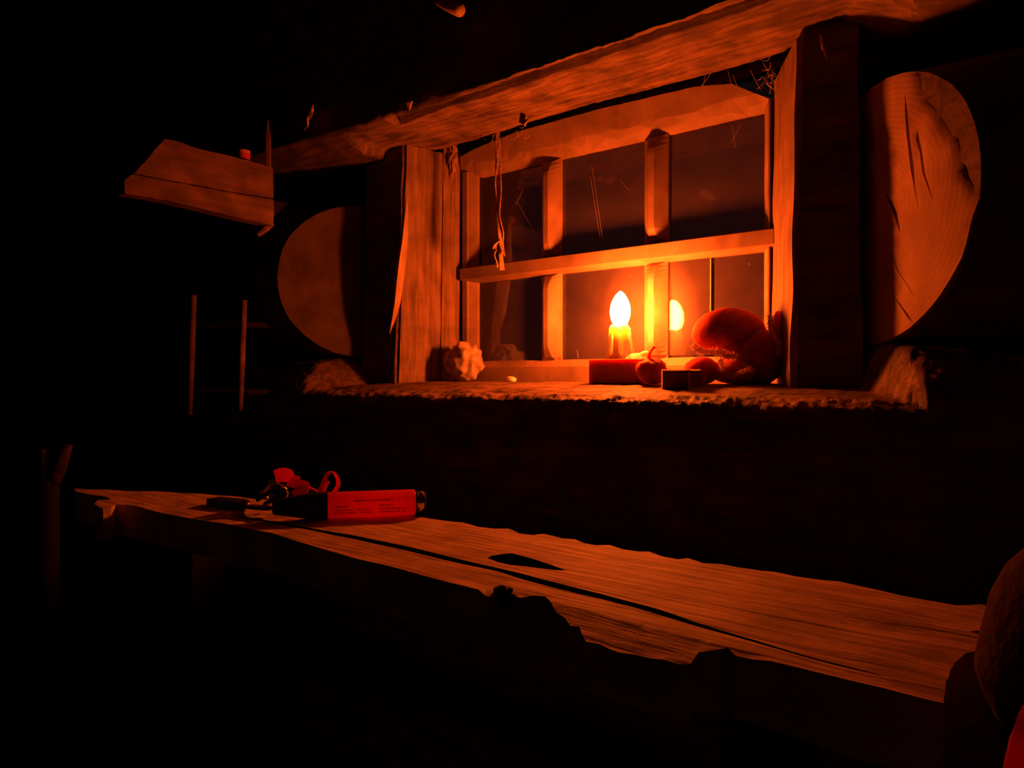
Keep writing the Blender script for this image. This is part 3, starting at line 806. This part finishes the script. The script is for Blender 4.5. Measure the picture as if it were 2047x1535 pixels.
ky = thing('key_bunch', PZ(540, 1012, TZ), 'bunch of dark steel keys on a ring behind the red strap', 'keys')
kc = PD(552, 985, .835)
ring = [kc + (RT * math.cos(t) + hz * math.sin(t) * .85 + vw * math.sin(t) * .3) * .0125 for t in (2 * math.pi * k / 28 for k in range(29))]
mesh_obj('split_ring', *tube(ring, .0013, 8), M_CHROME, ky, None, True)
def key(a, b, wv, nrm):
    a, b = Vector(a), Vector(b); d = (b - a).normalized(); s = d.cross(Vector(nrm)).normalized(); Lk = (b - a).length
    out = []
    for t, h in ((0, .35), (.06, .8), (.16, 1.0), (.28, .95), (.36, .55), (.38, .36), (.5, .36), (.54, .26), (.6, .38), (.66, .25), (.72, .38), (.8, .28), (.9, .36), (1.0, .12)):
        out.append((t, h))
    n = Vector(nrm).normalized() * .0011
    rings = [[a + d * (t * Lk) + s * wv * h + n, a + d * (t * Lk) - s * wv * min(h, .4 if t > .37 else 1) + n, a + d * (t * Lk) - s * wv * min(h, .4 if t > .37 else 1) - n, a + d * (t * Lk) + s * wv * h - n] for t, h in out]
    return loft(rings)
M_DSTEEL = plain('dark_key_steel', (.10, .09, .09), .22, .9, .1, 70, .2)
mesh_obj('key', *key(PD(560, 972, .83), PD(512, 1000, .835), .009, hz + vw), M_DSTEEL, ky)
mesh_obj('key', *key(PD(572, 985, .822), PD(525, 1010, .822), .009, hz * 1.0 + vw * .6 + RT * .4), M_DSTEEL, ky)
mesh_obj('key', *key(PD(555, 965, .845), PD(520, 988, .86), .009, vw + RT * .5), M_DSTEEL, ky)
fob = thing('key_fob', PZ(455, 1016, TZ), 'flat black fob lying at the far end of the key bunch', 'key fob')
fa = PZ(422, 1010, TZ); fb = PZ(492, 1018, TZ)
fd = (fb - fa).normalized(); fn = Vector((-fd.y, fd.x, 0)); hw = .009
def fobring(s, t):
    c = fa + fd * ((fb - fa).length * t)
    return [c - fn * hw * s + hz * .0005, c + fn * hw * s + hz * .0005, c + fn * hw * s + hz * .0095 * s, c - fn * hw * s + hz * .0095 * s]
mesh_obj('shell', *loft([fobring(s, t) for s, t in ((.75, 0), (.95, .04), (1, .12), (1, .8), (.9, .95), (.6, 1.0))]), M_BLACK, fob, None, True, math.radians(40))
mesh_obj('brass_eye', *blob(fb + hz * .006, (.004, .004, .003), .3, 1.5, 2, 2), plain('dull_brass', (.5, .33, .14), .35, .9), fob, None, True)
mesh_obj('leather_tab', *ribbon(spline([fb + hz * .004, PD(515, 1014, .81), PD(545, 1016, .805), PD(565, 1010, .80)], 5), fn * .008, .0012), plain('brown_leather', (.10, .04, .03), .6), fob, None, True)

# ------------------------------------------------------------------ box shelf on the left
bx = thing('wall_shelf', (-1.3, -.55, .27), 'short wooden box shelf with two front boards jutting from the log wall', 'shelf')
FX = -1.20
def facing(pts, thick, mat, name):
    lp_ = [(lambda p: (p.y, p.z))(PX(a, b, FX)) for a, b in pts]
    v, f = slab([densify(lp_, .012, .0006)], lambda u, v_, wv: Vector((FX + wv, u, v_)), thick, (.02, .015), lambda u, v_: .0006 * nz(u, v_, 0, 50, 3))
    mesh_obj(name, v, f, mat, bx, (FX, -.5, .33))
facing([(330, 278), (358, 283), (395, 297), (470, 314), (545, 335), (547, 396), (470, 384), (400, 371), (268, 347)], .02, M_BOX, 'front_board')
facing([(264, 349), (400, 374), (470, 387), (547, 399), (548, 430), (546, 451), (530, 447), (470, 434), (400, 416), (330, 400), (250, 387), (249, 360)], .026, M_BOX, 'front_board')
ya, yb = PX(262, 380, FX).y, PX(546, 400, FX).y
mesh_obj('shelf_board', *rbox(-1.37, FX - .021, ya + .06, yb, .345, .365, .002), M_DARKWOOD, bx)
mesh_obj('support_beam', *rbox(-1.36, -1.30, ya + .10, -.19, .310, .345, .003), M_SHADE_BLACK, bx)
s0, s1 = PX(537, 337, FX - .012), PX(537, 240, FX - .012)
sk = mesh_obj('stick', *loft([[s0 + Vector((0, -.0055, 0)), s0 + Vector((.004, 0, 0)), s0 + Vector((0, .0055, 0)), s0 + Vector((-.006, 0, 0))],
                           [s0 + (s1 - s0) * .6 + Vector((0, -.0055, 0)), s0 + (s1 - s0) * .6 + Vector((.004, 0, 0)), s0 + (s1 - s0) * .6 + Vector((0, .0050, 0)), s0 + (s1 - s0) * .6 + Vector((-.006, 0, 0))],
                           [s1 + Vector((0, -.0025, 0)), s1 + Vector((.001, -.001, 0)), s1 + Vector((0, 0, 0)), s1 + Vector((-.002, 0, 0))]]), M_BOX, bx, s0)
sk.name = 'upright_splint'
mesh_obj('peg', *tube([PX(545, 448, FX - .01), PX(530, 458, FX - .012), PX(515, 470, FX - .02)], [.004, .006, .004], 8), M_BOX, bx)
rt = thing('small_tin', PX(487, 318, FX - .04), 'small red tin standing on the box shelf', 'tin')
p = PX(487, 318, FX - .035)
mesh_obj('can', *lathe((p.x, p.y, .3665), (0, 0, 1), [(0, .0105), (.001, .0115), (.030, .0115), (.031, .0100)], 28), M_RED, rt, None, True, math.radians(40))
mesh_obj('lid', *lathe((p.x, p.y, .3975), (0, 0, 1), [(0, .0120), (.006, .0120), (.007, .010), (.0075, .002)], 28), plain('orange_lid', (.6, .16, .06), .5), rt, None, True, math.radians(40))

# ------------------------------------------------------------------ rack, forked stick, ceiling peg, sack at the right
rk = thing('wall_rack', (-1.40, -.36, -.08), 'slim wooden rack with two thin uprights against the dark log wall', 'rack')
for px, ya_, yb_, s in ((385, 590, 828, 1.45), (486, 600, 820, 1.42)):
    a, b = PD(px + 2, ya_, s), PD(px - 6, yb_, s)
    mesh_obj('upright', *tube([a, (a + b) / 2, b], [.0055, .0065, .005], 8, .08), M_BOX, rk, None, True)
for zz in (.10, -.03):
    a, b = PD(385, 700, 1.47), PD(486, 700, 1.44)
    mesh_obj('cross_bar', *tube([(a.x, a.y + .012, zz), (b.x, b.y + .012, zz), (b.x + .02, -.28, zz)], .006, 8), M_SHADE_BLACK, rk)

fs = thing('forked_stick', PD(100, 1005, 1.2) * 1, 'dim forked branch standing on the floor past the plank end', 'branch')
fa_ = PD(98, 1000, 1.2)
fs.location = (fa_.x, fa_.y, -E); ORG[fs] = Vector(fs.location)
mesh_obj('stem', *tube([(fa_.x - .02, fa_.y, -E), (fa_.x - .01, fa_.y, -.5), fa_, PD(98, 960, 1.2)], [.022, .02, .015, .016], 10, .06), M_SHADE_BLACK, fs, None, True)
mesh_obj('prong', *tube([PD(98, 965, 1.2), PD(92, 930, 1.2), PD(88, 898, 1.2)], [.014, .010, .006], 8, .06), M_DARKWOOD, fs, None, True)
mesh_obj('prong', *tube([PD(100, 968, 1.2), PD(118, 935, 1.2), PD(138, 890, 1.2)], [.014, .012, .006], 8, .06), M_DARKWOOD, fs, None, True)

pk = mesh_obj('wall_peg', *tube([PY(870, -22, -.27), PY(880, -3, -.335), PD(897, 7, 1.05), PD(919, 21, 1.03)], [.010, .010, .0105, .009], 12, .04), M_SPLINTER, None, PY(870, -22, -.27), True)
tag(pk, 'stout wooden peg sticking out high above the window', 'peg')

stl = thing('stool', (.06, -.70, -E), 'dark wooden stool under the canvas rucksack', 'stool')
sc_ = PD(2150, 1400, .34)
stl.location = (sc_.x, sc_.y, -E); ORG[stl] = Vector(stl.location)
mesh_obj('seat', *lathe((sc_.x, sc_.y, -.475), (0, 0, 1), [(0, .10), (.003, .105), (.022, .105), (.025, .10)], 28), M_DARKWOOD, stl, None, True, math.radians(40))
for k in range(3):
    a = k * 2.094 + .4
    mesh_obj('leg', *tube([(sc_.x + .10 * math.cos(a), sc_.y + .10 * math.sin(a), -E), (sc_.x + .06 * math.cos(a), sc_.y + .06 * math.sin(a), -.474)], [.014, .018], 10), M_DARKWOOD, stl, None, True)
rs = thing('rucksack', (sc_.x, sc_.y, -.45), 'dark canvas rucksack with a red strap at the right end of the table', 'rucksack')
rings = []
for py, edge in ((1090, 2110), (1110, 2075), (1150, 2047), (1215, 2022), (1290, 2000), (1345, 1986), (1375, 1986), (1420, 2004), (1490, 2036), (1560, 2050), (1700, 2052), (1930, 2058)):
    ctr = PD(2150, py, .34); ed = PD(edge, py, .34); r = (ctr - ed).length
    rings.append([Vector((ctr.x, ctr.y, ctr.z)) + RT * r * math.copysign(abs(math.cos(t)) ** .8, math.cos(t)) + Vector((FW.x, FW.y, 0)) * .036 * math.copysign(abs(math.sin(t)) ** .8, math.sin(t)) * min(1, r / .03) for t in (2 * math.pi * k / 32 for k in range(32))])
mesh_obj('bag', *loft(rings), M_SACK, rs, None, True)
st_ = spline([PD(2062, 1420, .315), PD(2046, 1460, .303), PD(2036, 1500, .30), PD(2028, 1560, .30), PD(2050, 1640, .305)], 6)
mesh_obj('strap', *ribbon(st_, RT * .0035 + vw * .001, .0012), M_REDCLOTH, rs, None, True, math.radians(40))

# ------------------------------------------------------------------ lift everything so that the floor is at z = 0
for o in list(scene.objects):
    if o.parent is None: o.location.z += E
